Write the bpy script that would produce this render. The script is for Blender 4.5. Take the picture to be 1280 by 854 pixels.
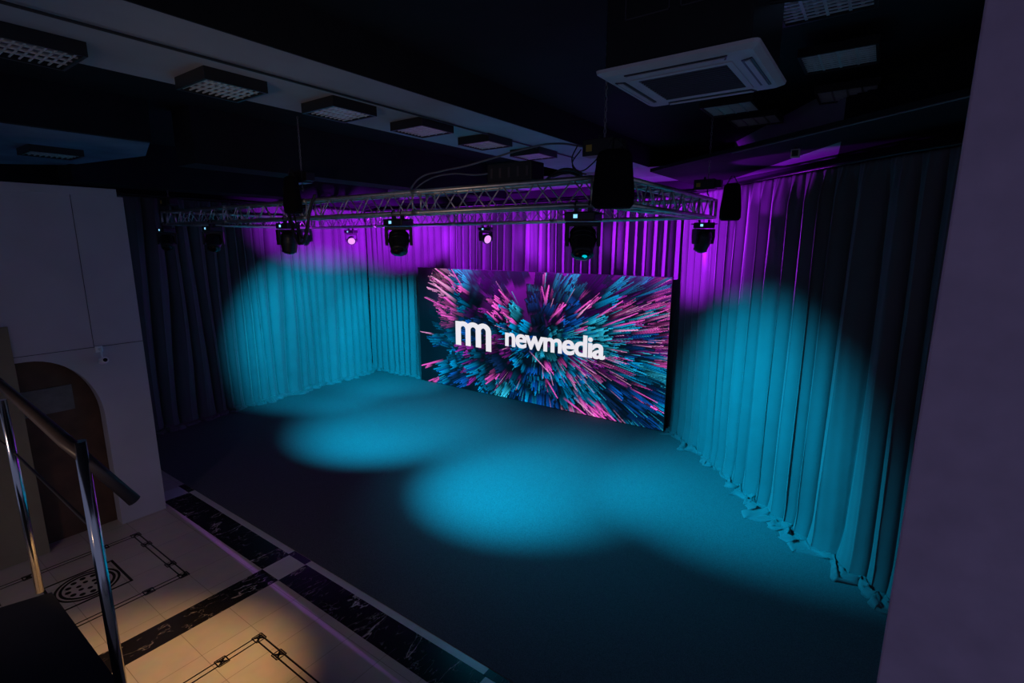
import bpy, bmesh, math, random
import numpy as np
from mathutils import Vector, Matrix, noise

for o in list(bpy.data.objects):
    bpy.data.objects.remove(o, do_unlink=True)
scene = bpy.context.scene
C = scene.collection
PI = math.pi

# ------------------------------------------------------------------ camera
CAM_H = 4.0
FPX = 638.6
pitch = math.atan(124 / FPX); yaw = math.radians(35.6)
cd = bpy.data.cameras.new('camera'); cam = bpy.data.objects.new('camera', cd); C.objects.link(cam)
cam.location = (0, 0, CAM_H)
cam.rotation_euler = (PI / 2 - pitch, 0, yaw)
cd.sensor_width = 36; cd.lens = FPX / 1280 * 36; cd.clip_start = 0.02
scene.camera = cam

# ------------------------------------------------------------------ colour management, world
vs = scene.view_settings
vs.view_transform = 'Standard'; vs.look = 'None'; vs.gamma = 1; vs.exposure = 0; vs.use_curve_mapping = False
w = bpy.data.worlds.new('world'); scene.world = w; w.use_nodes = True
w.node_tree.nodes['Background'].inputs['Color'].default_value = (0.50, 0.56, 1.0, 1)
w.node_tree.nodes['Background'].inputs['Strength'].default_value = 0.16

# ------------------------------------------------------------------ stage lighting
PURPLE = (0.42, 0.010, 0.95); CYAN = (0.0, 0.50, 0.84)
def spot(name, loc, target, power, color, half, blend=0.5, radius=0.06):
    l = bpy.data.lights.new(name, 'SPOT'); l.energy = power; l.color = color
    l.spot_size = math.radians(2 * half); l.spot_blend = blend; l.shadow_soft_size = radius
    o = bpy.data.objects.new(name, l); C.objects.link(o); o.location = loc
    o.rotation_euler = (Vector(target) - Vector(loc)).to_track_quat('-Z', 'Y').to_euler()
    return o
# cyan pools on the stage carpet, the last an added broad fill
spot('cyan_pool_and_fill', (-7.42, 4.75, 3.72), (-8.4, 7.3, 0), 4100, CYAN, 33, 1.0)
spot('cyan_pool_and_fill', (-4.97, 4.75, 3.72), (-4.5, 6.55, 0), 3900, CYAN, 30, 1.0)
spot('cyan_pool_and_fill', (-6.32, 7.7, 3.72), (-4.4, 7.6, 0), 520, CYAN, 50, 0.8)
# cyan on the side curtains
spot('cyan_curtain_light', (-7.0, 4.9, 3.75), (-12.4, 8.3, 1.15), 5200, CYAN, 25, 0.75)
spot('cyan_curtain_light', (-6.32, 7.75, 3.75), (-12.0, 10.3, 0.6), 3800, CYAN, 22, 0.8)
spot('cyan_curtain_light', (-4.7, 4.9, 3.75), (-1.5, 8.3, 0.9), 5600, CYAN, 29, 1.0)
# violet wash over the top of the curtains: flat wide fans, several added between the heads
def fan(loc, target, power, half, flat, blend=0.6):
    o = spot('violet_wash_and_fill', loc, target, power, PURPLE, half, blend, 0.03); o.scale = (1.0, flat, 1.0)
fan((-9.3, 8.0, 4.0), (-11.2, 10.5, 4.2), 1500, 36, 0.55)  # added frontal fan to brighten the left corner, no head here
fan((-10.45, 8.2, 4.0), (-8.2, 10.6, 4.0), 1700, 36, 0.75)
fan((-6.8, 7.9, 4.0), (-7.0, 10.6, 4.1), 260, 58, 0.42)  # added weak fill that lightens the gaps between folds
fan((-8.6, 8.2, 4.0), (-5.3, 10.6, 4.15), 2400, 32, 0.55)
fan((-6.32, 8.2, 4.0), (-2.9, 10.5, 4.05), 3000, 30, 0.65)
fan((-5.0, 9.9, 4.0), (-1.7, 9.1, 3.9), 2600, 15, 1.1, 0.5)  # added raking source off the truss, keeps the angled folds striped
fan((-4.9, 7.4, 4.0), (-2.1, 9.3, 4.0), 650, 21, 0.9)
fan((-6.32, 7.7, 4.0), (-12.5, 9.0, 4.45), 6500, 27, 0.45, 0.9)
spot('violet_wash_and_fill', (-2.7, 8.2, 4.4), (-0.85, 8.5, 5.15), 170, PURPLE, 25, 0.4, 0.03)  # added upward spot standing in for head spill on the soffit
beam = spot('violet_beam_light', (-6.0, 4.4, 4.1), (-6.05, 2.76, 0), 200, (0.45, 0.12, 1.0), 38, 0.9, 0.01)
beam.scale = (1.0, 0.012, 1.0)
# warm light of the lobby below the landing; the first is an added fill
spot('warm_lobby_and_fill', (-4.6, -1.8, 3.9), (-6.0, 1.8, 0), 100, (1.0, 0.70, 0.62), 38, 1.0, 0.25)
spot('warm_lobby_and_fill', (-3.0, 2.9, 4.0), (-4.9, 1.15, 0), 760, (1.0, 0.54, 0.20), 19, 0.8, 0.1)
spot('warm_lobby_and_fill', (-1.5, -2.4, 3.2), (-5.5, 4.6, 4.6), 130, (1.0, 0.66, 0.42), 20, 0.8, 0.2)

# ------------------------------------------------------------------ materials
def nodes(name):
    m = bpy.data.materials.new(name); m.use_nodes = True
    nt = m.node_tree; return m, nt, nt.nodes['Principled BSDF']
def mat(name, col, rough=0.6, metal=0.0, spec=0.5, noise_amt=0.12, nscale=8, bump=0.0, bscale=60, sheen=0.0):
    m, nt, b = nodes(name)
    tc = nt.nodes.new('ShaderNodeTexCoord')
    n = nt.nodes.new('ShaderNodeTexNoise'); n.inputs['Scale'].default_value = nscale; n.inputs['Detail'].default_value = 4
    nt.links.new(tc.outputs['Object'], n.inputs['Vector'])
    r = nt.nodes.new('ShaderNodeValToRGB')
    r.color_ramp.elements[0].position = 0.3; r.color_ramp.elements[1].position = 0.7
    r.color_ramp.elements[0].color = tuple(c * (1 - noise_amt) for c in col) + (1,)
    r.color_ramp.elements[1].color = tuple(min(1, c * (1 + noise_amt)) for c in col) + (1,)
    nt.links.new(n.outputs['Fac'], r.inputs['Fac']); nt.links.new(r.outputs['Color'], b.inputs['Base Color'])
    b.inputs['Roughness'].default_value = rough; b.inputs['Metallic'].default_value = metal
    b.inputs['Specular IOR Level'].default_value = spec
    if sheen: b.inputs['Sheen Weight'].default_value = sheen
    if bump:
        n2 = nt.nodes.new('ShaderNodeTexNoise'); n2.inputs['Scale'].default_value = bscale
        nt.links.new(tc.outputs['Object'], n2.inputs['Vector'])
        bp = nt.nodes.new('ShaderNodeBump'); bp.inputs['Strength'].default_value = bump; bp.inputs['Distance'].default_value = 0.01
        nt.links.new(n2.outputs['Fac'], bp.inputs['Height']); nt.links.new(bp.outputs['Normal'], b.inputs['Normal'])
    return m
def emit(name, col, strength):
    m, nt, b = nodes(name)
    b.inputs['Base Color'].default_value = (0, 0, 0, 1)
    b.inputs['Emission Color'].default_value = col + (1,); b.inputs['Emission Strength'].default_value = strength
    return m

M = {}
M['curtain'] = mat('curtain_cloth', (0.095, 0.095, 0.105), 0.62, spec=0.25, noise_amt=0.06, nscale=3, bump=0.15, bscale=300, sheen=0.15)
M['white_wall'] = mat('white_wall_paint', (0.50, 0.47, 0.50), 0.8, spec=0.2, noise_amt=0.05, nscale=2)
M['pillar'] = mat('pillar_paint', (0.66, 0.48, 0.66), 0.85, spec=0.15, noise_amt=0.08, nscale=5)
M['beige_wall'] = mat('beige_wall_paint', (0.26, 0.22, 0.14), 0.8, spec=0.2, noise_amt=0.08, nscale=3)
M['black_paint'] = mat('black_ceiling_paint', (0.012, 0.014, 0.018), 0.85, spec=0.2, noise_amt=0.15, nscale=3)
M['grey_paint'] = mat('grey_ceiling_paint', (0.33, 0.36, 0.40), 0.85, spec=0.15, noise_amt=0.06, nscale=2)
M['blue_grey_paint'] = mat('blue_grey_ceiling_paint', (0.17, 0.24, 0.34), 0.85, spec=0.15, noise_amt=0.2, nscale=1.5)
M['brown'] = mat('brown_door_veneer', (0.09, 0.045, 0.025), 0.6, noise_amt=0.3, nscale=4)
M['door_glass'] = mat('grey_door_pane', (0.15, 0.15, 0.15), 0.4, noise_amt=0.2)
M['alu'] = mat('truss_aluminium', (0.62, 0.60, 0.58), 0.38, metal=0.85, noise_amt=0.15, nscale=12)
M['chrome'] = mat('chrome_tube', (0.75, 0.75, 0.75), 0.16, metal=1.0, noise_amt=0.03)
M['rail'] = mat('dark_handrail', (0.07, 0.055, 0.055), 0.4, noise_amt=0.1)
M['black'] = mat('black_plastic', (0.012, 0.012, 0.014), 0.38, noise_amt=0.1)
M['blackgloss'] = mat('black_gloss', (0.01, 0.01, 0.012), 0.12, noise_amt=0.1)
M['blackcloth'] = mat('black_bag_cloth', (0.008, 0.008, 0.009), 0.9, spec=0.1, bump=0.3, bscale=80)
M['cable'] = mat('black_cable', (0.02, 0.02, 0.022), 0.45)
M['greycable'] = mat('grey_cable', (0.14, 0.13, 0.15), 0.5)
M['steel'] = mat('chain_steel', (0.45, 0.45, 0.45), 0.35, metal=0.9)
M['yellow'] = mat('yellow_mark', (0.55, 0.38, 0.05), 0.5)
M['ivory'] = mat('ivory_plastic', (0.55, 0.53, 0.56), 0.45, noise_amt=0.04)
M['grille'] = mat('dark_grille', (0.05, 0.045, 0.055), 0.6)
M['louvre'] = mat('louvre_aluminium', (0.8, 0.82, 0.82), 0.3, metal=0.3, noise_amt=.05)
M['reflector'] = mat('fixture_reflector', (0.8, 0.82, 0.8), 0.2, metal=1.0, noise_amt=.05)
M['camera_white'] = mat('white_camera_plastic', (0.75, 0.75, 0.78), 0.4, noise_amt=0.03)
M['blue_led'] = emit('blue_display', (0.25, 0.65, 1.0), 1.3)
M['cyan_glint'] = emit('cyan_lens_glint', (0.0, 0.6, 0.7), 0.9)
M['violet_led'] = emit('violet_leds', (0.75, 0.30, 1.0), 1.25)
M['white_sign'] = emit('lettering_white', (0.86, 0.83, 0.90), 0.95)
M['sign_rim'] = mat('frame_white', (0.5, 0.5, 0.55), 0.5)

# carpet
m, nt, b = nodes('stage_carpet'); M['carpet'] = m
tc = nt.nodes.new('ShaderNodeTexCoord')
n1 = nt.nodes.new('ShaderNodeTexNoise'); n1.inputs['Scale'].default_value = 90; n1.inputs['Detail'].default_value = 4
nt.links.new(tc.outputs['Object'], n1.inputs['Vector'])
r1 = nt.nodes.new('ShaderNodeValToRGB')
r1.color_ramp.elements[0].position = 0.3; r1.color_ramp.elements[0].color = (0.050, 0.054, 0.062, 1)
r1.color_ramp.elements[1].position = 0.7; r1.color_ramp.elements[1].color = (0.105, 0.108, 0.118, 1)
nt.links.new(n1.outputs['Fac'], r1.inputs['Fac']); nt.links.new(r1.outputs['Color'], b.inputs['Base Color'])
b.inputs['Roughness'].default_value = 0.9; b.inputs['Specular IOR Level'].default_value = 0.2
bp = nt.nodes.new('ShaderNodeBump'); bp.inputs['Strength'].default_value = 0.4; bp.inputs['Distance'].default_value = 0.004
nt.links.new(n1.outputs['Fac'], bp.inputs['Height']); nt.links.new(bp.outputs['Normal'], b.inputs['Normal'])

# beige stone tiles with thin joints
m, nt, b = nodes('beige_stone_tiles'); M['tile'] = m
tc = nt.nodes.new('ShaderNodeTexCoord')
mp = nt.nodes.new('ShaderNodeMapping'); mp.inputs['Location'].default_value = (0.12, 0.2, 0)
bk = nt.nodes.new('ShaderNodeTexBrick'); bk.offset = 0.0; bk.squash = 1.0
bk.inputs['Scale'].default_value = 1.0; bk.inputs['Brick Width'].default_value = 0.49; bk.inputs['Row Height'].default_value = 0.49
bk.inputs['Mortar Size'].default_value = 0.003; bk.inputs['Mortar Smooth'].default_value = 0.2
bk.inputs['Color1'].default_value = (0.56, 0.50, 0.42, 1); bk.inputs['Color2'].default_value = (0.50, 0.45, 0.38, 1)
bk.inputs['Mortar'].default_value = (0.25, 0.22, 0.18, 1)
nz = nt.nodes.new('ShaderNodeTexNoise'); nz.inputs['Scale'].default_value = 5; nz.inputs['Detail'].default_value = 6
mx = nt.nodes.new('ShaderNodeMix'); mx.data_type = 'RGBA'; mx.blend_type = 'MULTIPLY'; mx.inputs[0].default_value = 0.35
nt.links.new(tc.outputs['Object'], mp.inputs['Vector']); nt.links.new(mp.outputs['Vector'], bk.inputs['Vector'])
nt.links.new(tc.outputs['Object'], nz.inputs['Vector'])
nt.links.new(bk.outputs['Color'], mx.inputs[6]); nt.links.new(nz.outputs['Color'], mx.inputs[7])
nt.links.new(mx.outputs[2], b.inputs['Base Color'])
b.inputs['Roughness'].default_value = 0.32; b.inputs['Specular IOR Level'].default_value = 0.4
M['white_stone'] = mat('white_stone', (0.55, 0.53, 0.50), 0.3, noise_amt=0.06)
M['black_stone'] = mat('black_inlay_stone', (0.012, 0.011, 0.012), 0.25)
# black marble with pale veins
m, nt, b = nodes('black_veined_marble'); M['marble'] = m
tc = nt.nodes.new('ShaderNodeTexCoord')
mpv = nt.nodes.new('ShaderNodeMapping'); mpv.inputs['Rotation'].default_value = (0, 0, 0.7); mpv.inputs['Scale'].default_value = (1.0, 0.42, 1.0)
nt.links.new(tc.outputs['Object'], mpv.inputs['Vector'])
def vein(scale, width, bright, seed):
    n_ = nt.nodes.new('ShaderNodeTexNoise'); n_.inputs['Scale'].default_value = scale; n_.inputs['Detail'].default_value = 6; n_.inputs['Roughness'].default_value = .52; n_.inputs['Distortion'].default_value = .5
    n_.noise_dimensions = '4D'; n_.inputs['W'].default_value = seed
    su = nt.nodes.new('ShaderNodeMath'); su.operation = 'SUBTRACT'; su.inputs[1].default_value = 0.5
    a_ = nt.nodes.new('ShaderNodeMath'); a_.operation = 'ABSOLUTE'
    r_ = nt.nodes.new('ShaderNodeMapRange'); r_.inputs[1].default_value = 0; r_.inputs[2].default_value = width; r_.inputs[3].default_value = bright; r_.inputs[4].default_value = 0
    nt.links.new(mpv.outputs['Vector'], n_.inputs['Vector']); nt.links.new(n_.outputs['Fac'], su.inputs[0]); nt.links.new(su.outputs[0], a_.inputs[0]); nt.links.new(a_.outputs[0], r_.inputs[0])
    k_ = nt.nodes.new('ShaderNodeTexNoise'); k_.inputs['Scale'].default_value = scale * 1.3; k_.noise_dimensions = '4D'; k_.inputs['W'].default_value = seed + 9
    kr = nt.nodes.new('ShaderNodeMapRange'); kr.inputs[1].default_value = .44; kr.inputs[2].default_value = .56
    nt.links.new(tc.outputs['Object'], k_.inputs['Vector']); nt.links.new(k_.outputs['Fac'], kr.inputs[0])
    mu = nt.nodes.new('ShaderNodeMath'); mu.operation = 'MULTIPLY'
    nt.links.new(r_.outputs[0], mu.inputs[0]); nt.links.new(kr.outputs[0], mu.inputs[1]); return mu
v1 = vein(2.3, .0075, .9, 1.0); v2 = vein(6.0, .009, .35, 4.0)
ad = nt.nodes.new('ShaderNodeMath'); ad.operation = 'ADD'; ad.use_clamp = True
nt.links.new(v1.outputs[0], ad.inputs[0]); nt.links.new(v2.outputs[0], ad.inputs[1])
mm_ = nt.nodes.new('ShaderNodeMix'); mm_.data_type = 'RGBA'; mm_.inputs[6].default_value = (.010, .009, .011, 1); mm_.inputs[7].default_value = (.62, .55, .52, 1)
nt.links.new(ad.outputs[0], mm_.inputs[0]); nt.links.new(mm_.outputs[2], b.inputs['Base Color']); b.inputs['Roughness'].default_value = 0.2

# ------------------------------------------------------------------ helpers
def box(bm, x0, x1, y0, y1, z0, z1, mi=0, mx=None):
    vs_ = [bm.verts.new((x, y, z)) for z in (z0, z1) for y in (y0, y1) for x in (x0, x1)]
    if mx is not None:
        for v in vs_: v.co = mx @ v.co
    for q in ((0, 2, 3, 1), (4, 5, 7, 6), (0, 1, 5, 4), (2, 6, 7, 3), (0, 4, 6, 2), (1, 3, 7, 5)):
        f = bm.faces.new([vs_[i] for i in q]); f.material_index = mi
def tube(bm, pts, r, seg=8, caps=True):
    pts = [Vector(p) for p in pts]
    rings = []
    rr_ = r if isinstance(r, (list, tuple)) else [r] * len(pts)
    for i, p in enumerate(pts):
        d = (pts[min(i + 1, len(pts) - 1)] - pts[max(i - 1, 0)]).normalized()
        up = Vector((0, 0, 1)) if abs(d.z) < 0.9 else Vector((1, 0, 0))
        a = d.cross(up).normalized(); c = a.cross(d).normalized()
        rings.append([bm.verts.new(p + (a * math.cos(2 * PI * k / seg) + c * math.sin(2 * PI * k / seg)) * rr_[i]) for k in range(seg)])
    for i in range(len(rings) - 1):
        for k in range(seg):
            f = bm.faces.new((rings[i][k], rings[i][(k + 1) % seg], rings[i + 1][(k + 1) % seg], rings[i + 1][k])); f.smooth = True
    if caps:
        bm.faces.new(rings[0][::-1]); bm.faces.new(rings[-1])
def lathe(bm, prof, seg=20, mx=Matrix()):
    rings = [[bm.verts.new(mx @ Vector((r * math.cos(2 * PI * k / seg), r * math.sin(2 * PI * k / seg), z))) for k in range(seg)] for r, z in prof]
    for i in range(len(rings) - 1):
        for k in range(seg):
            f = bm.faces.new((rings[i][k], rings[i][(k + 1) % seg], rings[i + 1][(k + 1) % seg], rings[i + 1][k])); f.smooth = True
    bm.faces.new(rings[0][::-1]); bm.faces.new(rings[-1])
def prism(bm, poly, z0, z1, mi=0, mx=Matrix()):
    a = [bm.verts.new(mx @ Vector((p[0], p[1], z0))) for p in poly]; b_ = [bm.verts.new(mx @ Vector((p[0], p[1], z1))) for p in poly]
    n_ = len(poly)
    f = bm.faces.new(a[::-1]); f.material_index = mi; f = bm.faces.new(b_); f.material_index = mi
    for i in range(n_):
        f = bm.faces.new((a[i], a[(i + 1) % n_], b_[(i + 1) % n_], b_[i])); f.material_index = mi
def obj(name, bm, mats, parent=None, bevel=0.0):
    me = bpy.data.meshes.new(name)
    bmesh.ops.recalc_face_normals(bm, faces=bm.faces)
    bm.to_mesh(me); bm.free()
    for mm in (mats if isinstance(mats, (list, tuple)) else [mats]): me.materials.append(mm)
    o = bpy.data.objects.new(name, me); C.objects.link(o)
    if parent: o.parent = parent
    if bevel:
        bv = o.modifiers.new('bevel', 'BEVEL'); bv.width = bevel; bv.segments = 2; bv.limit_method = 'ANGLE'
    return o
def tag(o, label, cat, group=None):
    o['label'] = label; o['category'] = cat
    if group: o['group'] = group
    return o
def thing(name, label, cat, loc=(0, 0, 0), rz=0, group=None):
    o = bpy.data.objects.new(name, None); C.objects.link(o); o.location = loc; o.rotation_euler = (0, 0, rz)
    o.empty_display_size = 0.1
    return tag(o, label, cat, group)
def struct(name, bm, mats, bevel=0.0):
    o = obj(name, bm, mats, bevel=bevel); o['kind'] = 'structure'; return o
def dup(root, loc, rz, label, name=None):
    r = root.copy(); C.objects.link(r); r.location = loc; r.rotation_euler = (0, 0, rz); r['label'] = label
    def rec(a, b_):
        for ch in a.children:
            c = ch.copy(); C.objects.link(c); c.parent = b_; rec(ch, c)
    rec(root, r)
    return r
B = bmesh.new

# ================================================================== SETTING
# ---- marble floor with inlays
bm = B()
box(bm, -16, 3.5, -3.5, 12.5, -0.12, 0.0, 0)
Z1 = 0.0015
def flat(x0, x1, y0, y1, mi, h=Z1): box(bm, x0, x1, y0, y1, -0.005, h, mi)
sq = [-8.93, -5.67, -2.41, 0.85]
for sx in sq:                                   # crossings: white stone squares, black bands between
    flat(sx - .18, sx + .18, 2.83, 3.19, 2)
    flat(sx - .18, sx + .18, -3.4, 2.83, 1)
    flat(sx + .18, sx + 3.26 - .18, 2.83, 3.2, 1)
    flat(sx + .165, sx + 3.26 - .21, 3.2, 3.285, 2, Z1)
    flat(sx - .21, sx + .165, 3.19, 3.285, 1, Z1)
def line(x0, y0, x1, y1, wd=0.016):
    if x0 == x1: flat(x0 - wd / 2, x0 + wd / 2, min(y0, y1), max(y0, y1), 3, Z1)
    else: flat(min(x0, x1), max(x0, x1), y0 - wd / 2, y0 + wd / 2, 3, Z1)
def node(x, y):
    a, t = .05, .012
    for s in (-1, 1):
        flat(x + s * a - t / 2, x + s * a + t / 2, y - a, y + a, 3, Z1 * 1.2); flat(x - a, x + a, y + s * a - t / 2, y + s * a + t / 2, 3, Z1 * 1.2)
    for k in range(4):
        an = PI / 4 + k * PI / 2
        prism(bm, [(x + .012 * math.cos(an + q) , y + .012 * math.sin(an + q)) if j == 0 else (x + .05 * math.cos(an + q), y + .05 * math.sin(an + q)) for j, q in ((0, -1.2), (1, -.28), (1, .28), (0, 1.2))], -0.004, Z1 * 1.2, 3)
    prism(bm, [(x + .018 * math.cos(q * PI / 3), y + .018 * math.sin(q * PI / 3)) for q in range(6)], -0.004, Z1 * 1.2, 3)
def arcring(cx_, cy_, r0, r1, a0=0, a1=2 * PI, n_=48):
    for k in range(n_):
        p0 = a0 + (a1 - a0) * k / n_; p1 = a0 + (a1 - a0) * (k + 1) / n_
        prism(bm, [(cx_ + r0 * math.cos(p0), cy_ + r0 * math.sin(p0)), (cx_ + r1 * math.cos(p0), cy_ + r1 * math.sin(p0)),
                   (cx_ + r1 * math.cos(p1), cy_ + r1 * math.sin(p1)), (cx_ + r0 * math.cos(p1), cy_ + r0 * math.sin(p1))], -0.004, Z1 * 1.2, 3)
for bx in (-7.275, -4.04):                      # ring of double lines with small square nodes, medallion in the middle
    X0, X1, Y0, Y1 = bx - .775, bx + .775, 0.69, 2.24
    for d in (0, .062):
        line(X0 + d, Y0 + d, X0 + d, Y1 - d); line(X1 - d, Y0 + d, X1 - d, Y1 - d)
        line(X0 + d, Y0 + d, X1 - d, Y0 + d); line(X0 + d, Y1 - d, X1 - d, Y1 - d)
    e = .031
    for px in (X0 + e, X1 - e):
        for py in (Y0 + e, Y1 - e): node(px, py)
        for py in (Y0 + .4, Y1 - .4): node(px, py)
    for py in (Y0 + e, Y1 - e):
        for px in (X0 + .4, X1 - .4): node(px, py)
    cx_, cy_ = bx + .02, 1.465
    for s in (-1, 1):
        flat(cx_ + s * .335 - .014, cx_ + s * .335 + .014, cy_ - .345, cy_ + .345, 3); flat(cx_ - .345, cx_ + .345, cy_ + s * .335 - .014, cy_ + s * .335 + .014, 3)
    arcring(cx_, cy_, .285, .312); arcring(cx_, cy_, .235, .265)
    for k in range(12):
        a = k * PI / 6
        arcring(cx_ + .185 * math.cos(a), cy_ + .185 * math.sin(a), .0, .030, 0, 2 * PI, 10)
    for k in range(6):
        a = k * PI / 3
        arcring(cx_ + .085 * math.cos(a), cy_ + .085 * math.sin(a), .0, .026, 0, 2 * PI, 10)
struct('floor', bm, [M['tile'], M['marble'], M['white_stone'], M['black_stone']])

# ---- ceiling
bm = B(); box(bm, -16, 3.5, -3.5, 12.5, 5.8, 5.95); struct('ceiling', bm, M['black_paint'])
bm = B(); box(bm, -5.45, -3.86, -3.4, 10.6, 5.42, 5.8); struct('trim_1', bm, M['grey_paint'])          # pale boxed strip
bm = B(); box(bm, -8.3, -7.75, 3.42, 10.6, 5.06, 5.8); struct('trim_2', bm, M['black_paint'])           # downstand beams
bm = B(); box(bm, -8.05, -7.94, -3.4, 3.0, 5.29, 5.8); struct('trim_12', bm, M['black_paint'])
bm = B(); box(bm, -12.0, -11.3, 3.0, 10.3, 5.02, 5.8); struct('trim_3', bm, M['black_paint'])
bm = B(); prism(bm, [(-8.05, -2), (-8.0, 3.0), (-9.35, 3.42), (-11.5, 3.05), (-12.3, 2.3), (-12.3, -2)], 5.3, 5.8); struct('trim_4', bm, M['blue_grey_paint'])
bm = B(); box(bm, -3.86, -3.84, -3.4, 10.6, 5.42, 5.8); struct('trim_8', bm, M['black_paint'])
# black bulkhead over the angled curtain and the pale strip of soffit behind it
bm = B(); prism(bm, [(-3.3, 8.55), (-1.74, 7.32), (.43, 5.62), (1.5, 4.8), (2.2, 5.5), (-.54, 7.33), (-2.43, 10.4), (-3.3, 10.9)], 5.15, 5.2); struct('trim_6', bm, M['black_paint'])
bm = B(); prism(bm, [(-2.43, 10.4), (-.54, 7.33), (-.72, 9.3), (-2.6, 10.9)], 5.15, 5.8); struct('trim_7', bm, M['grey_paint'])  # pale triangle shaped like the patch of light on the soffit
bm = B(); prism(bm, [(-.54, 7.33), (2.2, 5.5), (2.3, 6.0), (-.7, 9.2)], 5.15, 5.8); struct('trim_11', bm, M['black_paint'])  # shaded rest of the soffit, the shade put in as black
bm = B(); box(bm, -12.8, -3.3, 9.9, 10.9, 5.25, 5.42); struct('trim_9', bm, M['grey_paint'])

# ---- walls
bm = B(); box(bm, -13.2, -3.0, 10.95, 11.1, 0, 5.8); struct('wall_back', bm, M['black_paint'])
bm = B(); box(bm, -13.2, -13.0, -3.5, 11.0, 0, 5.8); struct('wall_far_left', bm, M['black_paint'])
bm = B(); prism(bm, [(-3.0, 10.95), (2.2, 5.9), (2.35, 6.05), (-3.0, 11.15)], 0, 5.8); struct('wall_right', bm, M['black_paint'])
# white wall on the left with an arched opening
XW = -8.5
bm = B()
arch = []
ya0, ya1, zt = 0.95, 2.21, 2.54
for k in range(0, 15):
    a = (PI / 2) * k / 14
    arch.append((ya1 - .70 + .70 * math.cos(a), zt - .90 + .90 * math.sin(a)))
MW = Matrix(((0, 0, 1, XW - .2), (1, 0, 0, 0), (0, 1, 0, 0), (0, 0, 0, 1)))
poly = [(-3.0, 0), (-3.0, 4.60), (2.77, 4.60), (2.77, 0), (ya1, 0)] + arch + [(ya0, zt), (ya0, 0)]
prism(bm, poly, 0, 0.2, 0, MW)
box(bm, XW - .2, XW + .012, -3, 2.70, 4.60, 4.70)
box(bm, XW - .002, XW + .004, -3, 2.77, 2.610, 2.617, 1)
box(bm, XW - .002, XW + .003, 2.20, 2.206, 2.62, 4.60, 1)
struct('wall_left', bm, [M['white_wall'], M['grille']])
bm = B(); box(bm, XW - .13, XW + .03, -3.0, 1.40, 0, 3.0); struct('wall_side', bm, M['beige_wall'])
bm = B()
prism(bm, [(ya0 - .1, 0.0), (ya1 + .05, 0.0), (ya1 + .05, 2.7), (ya0 - .1, 2.7)], -0.30, -0.22, 0, Matrix(((0, 0, 1, XW), (1, 0, 0, 0), (0, 1, 0, 0), (0, 0, 0, 1))))
d1 = struct('door_1', bm, M['brown'])
bm = B(); box(bm, XW - .22, XW - .205, 1.3, 1.95, 1.78, 2.12)
obj('pane', bm, M['door_glass'], d1)
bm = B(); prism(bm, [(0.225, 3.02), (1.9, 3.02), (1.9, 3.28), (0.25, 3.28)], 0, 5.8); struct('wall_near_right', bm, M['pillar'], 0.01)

# ---- landing and stair edge added to carry the railing (bottom left)
def ground(px, py):                              # a point of the room floor seen at a place of the photograph
    rx, ry = (px - 640) / FPX, (py - 427) / FPX
    F = Vector((-math.sin(yaw) * math.cos(pitch), math.cos(yaw) * math.cos(pitch), -math.sin(pitch)))
    R = Vector((math.cos(yaw), math.sin(yaw), 0)); U = R.cross(F)
    d = F + R * rx - U * ry
    return Vector((0, 0, CAM_H)) + d * (-CAM_H / d.z)

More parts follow.
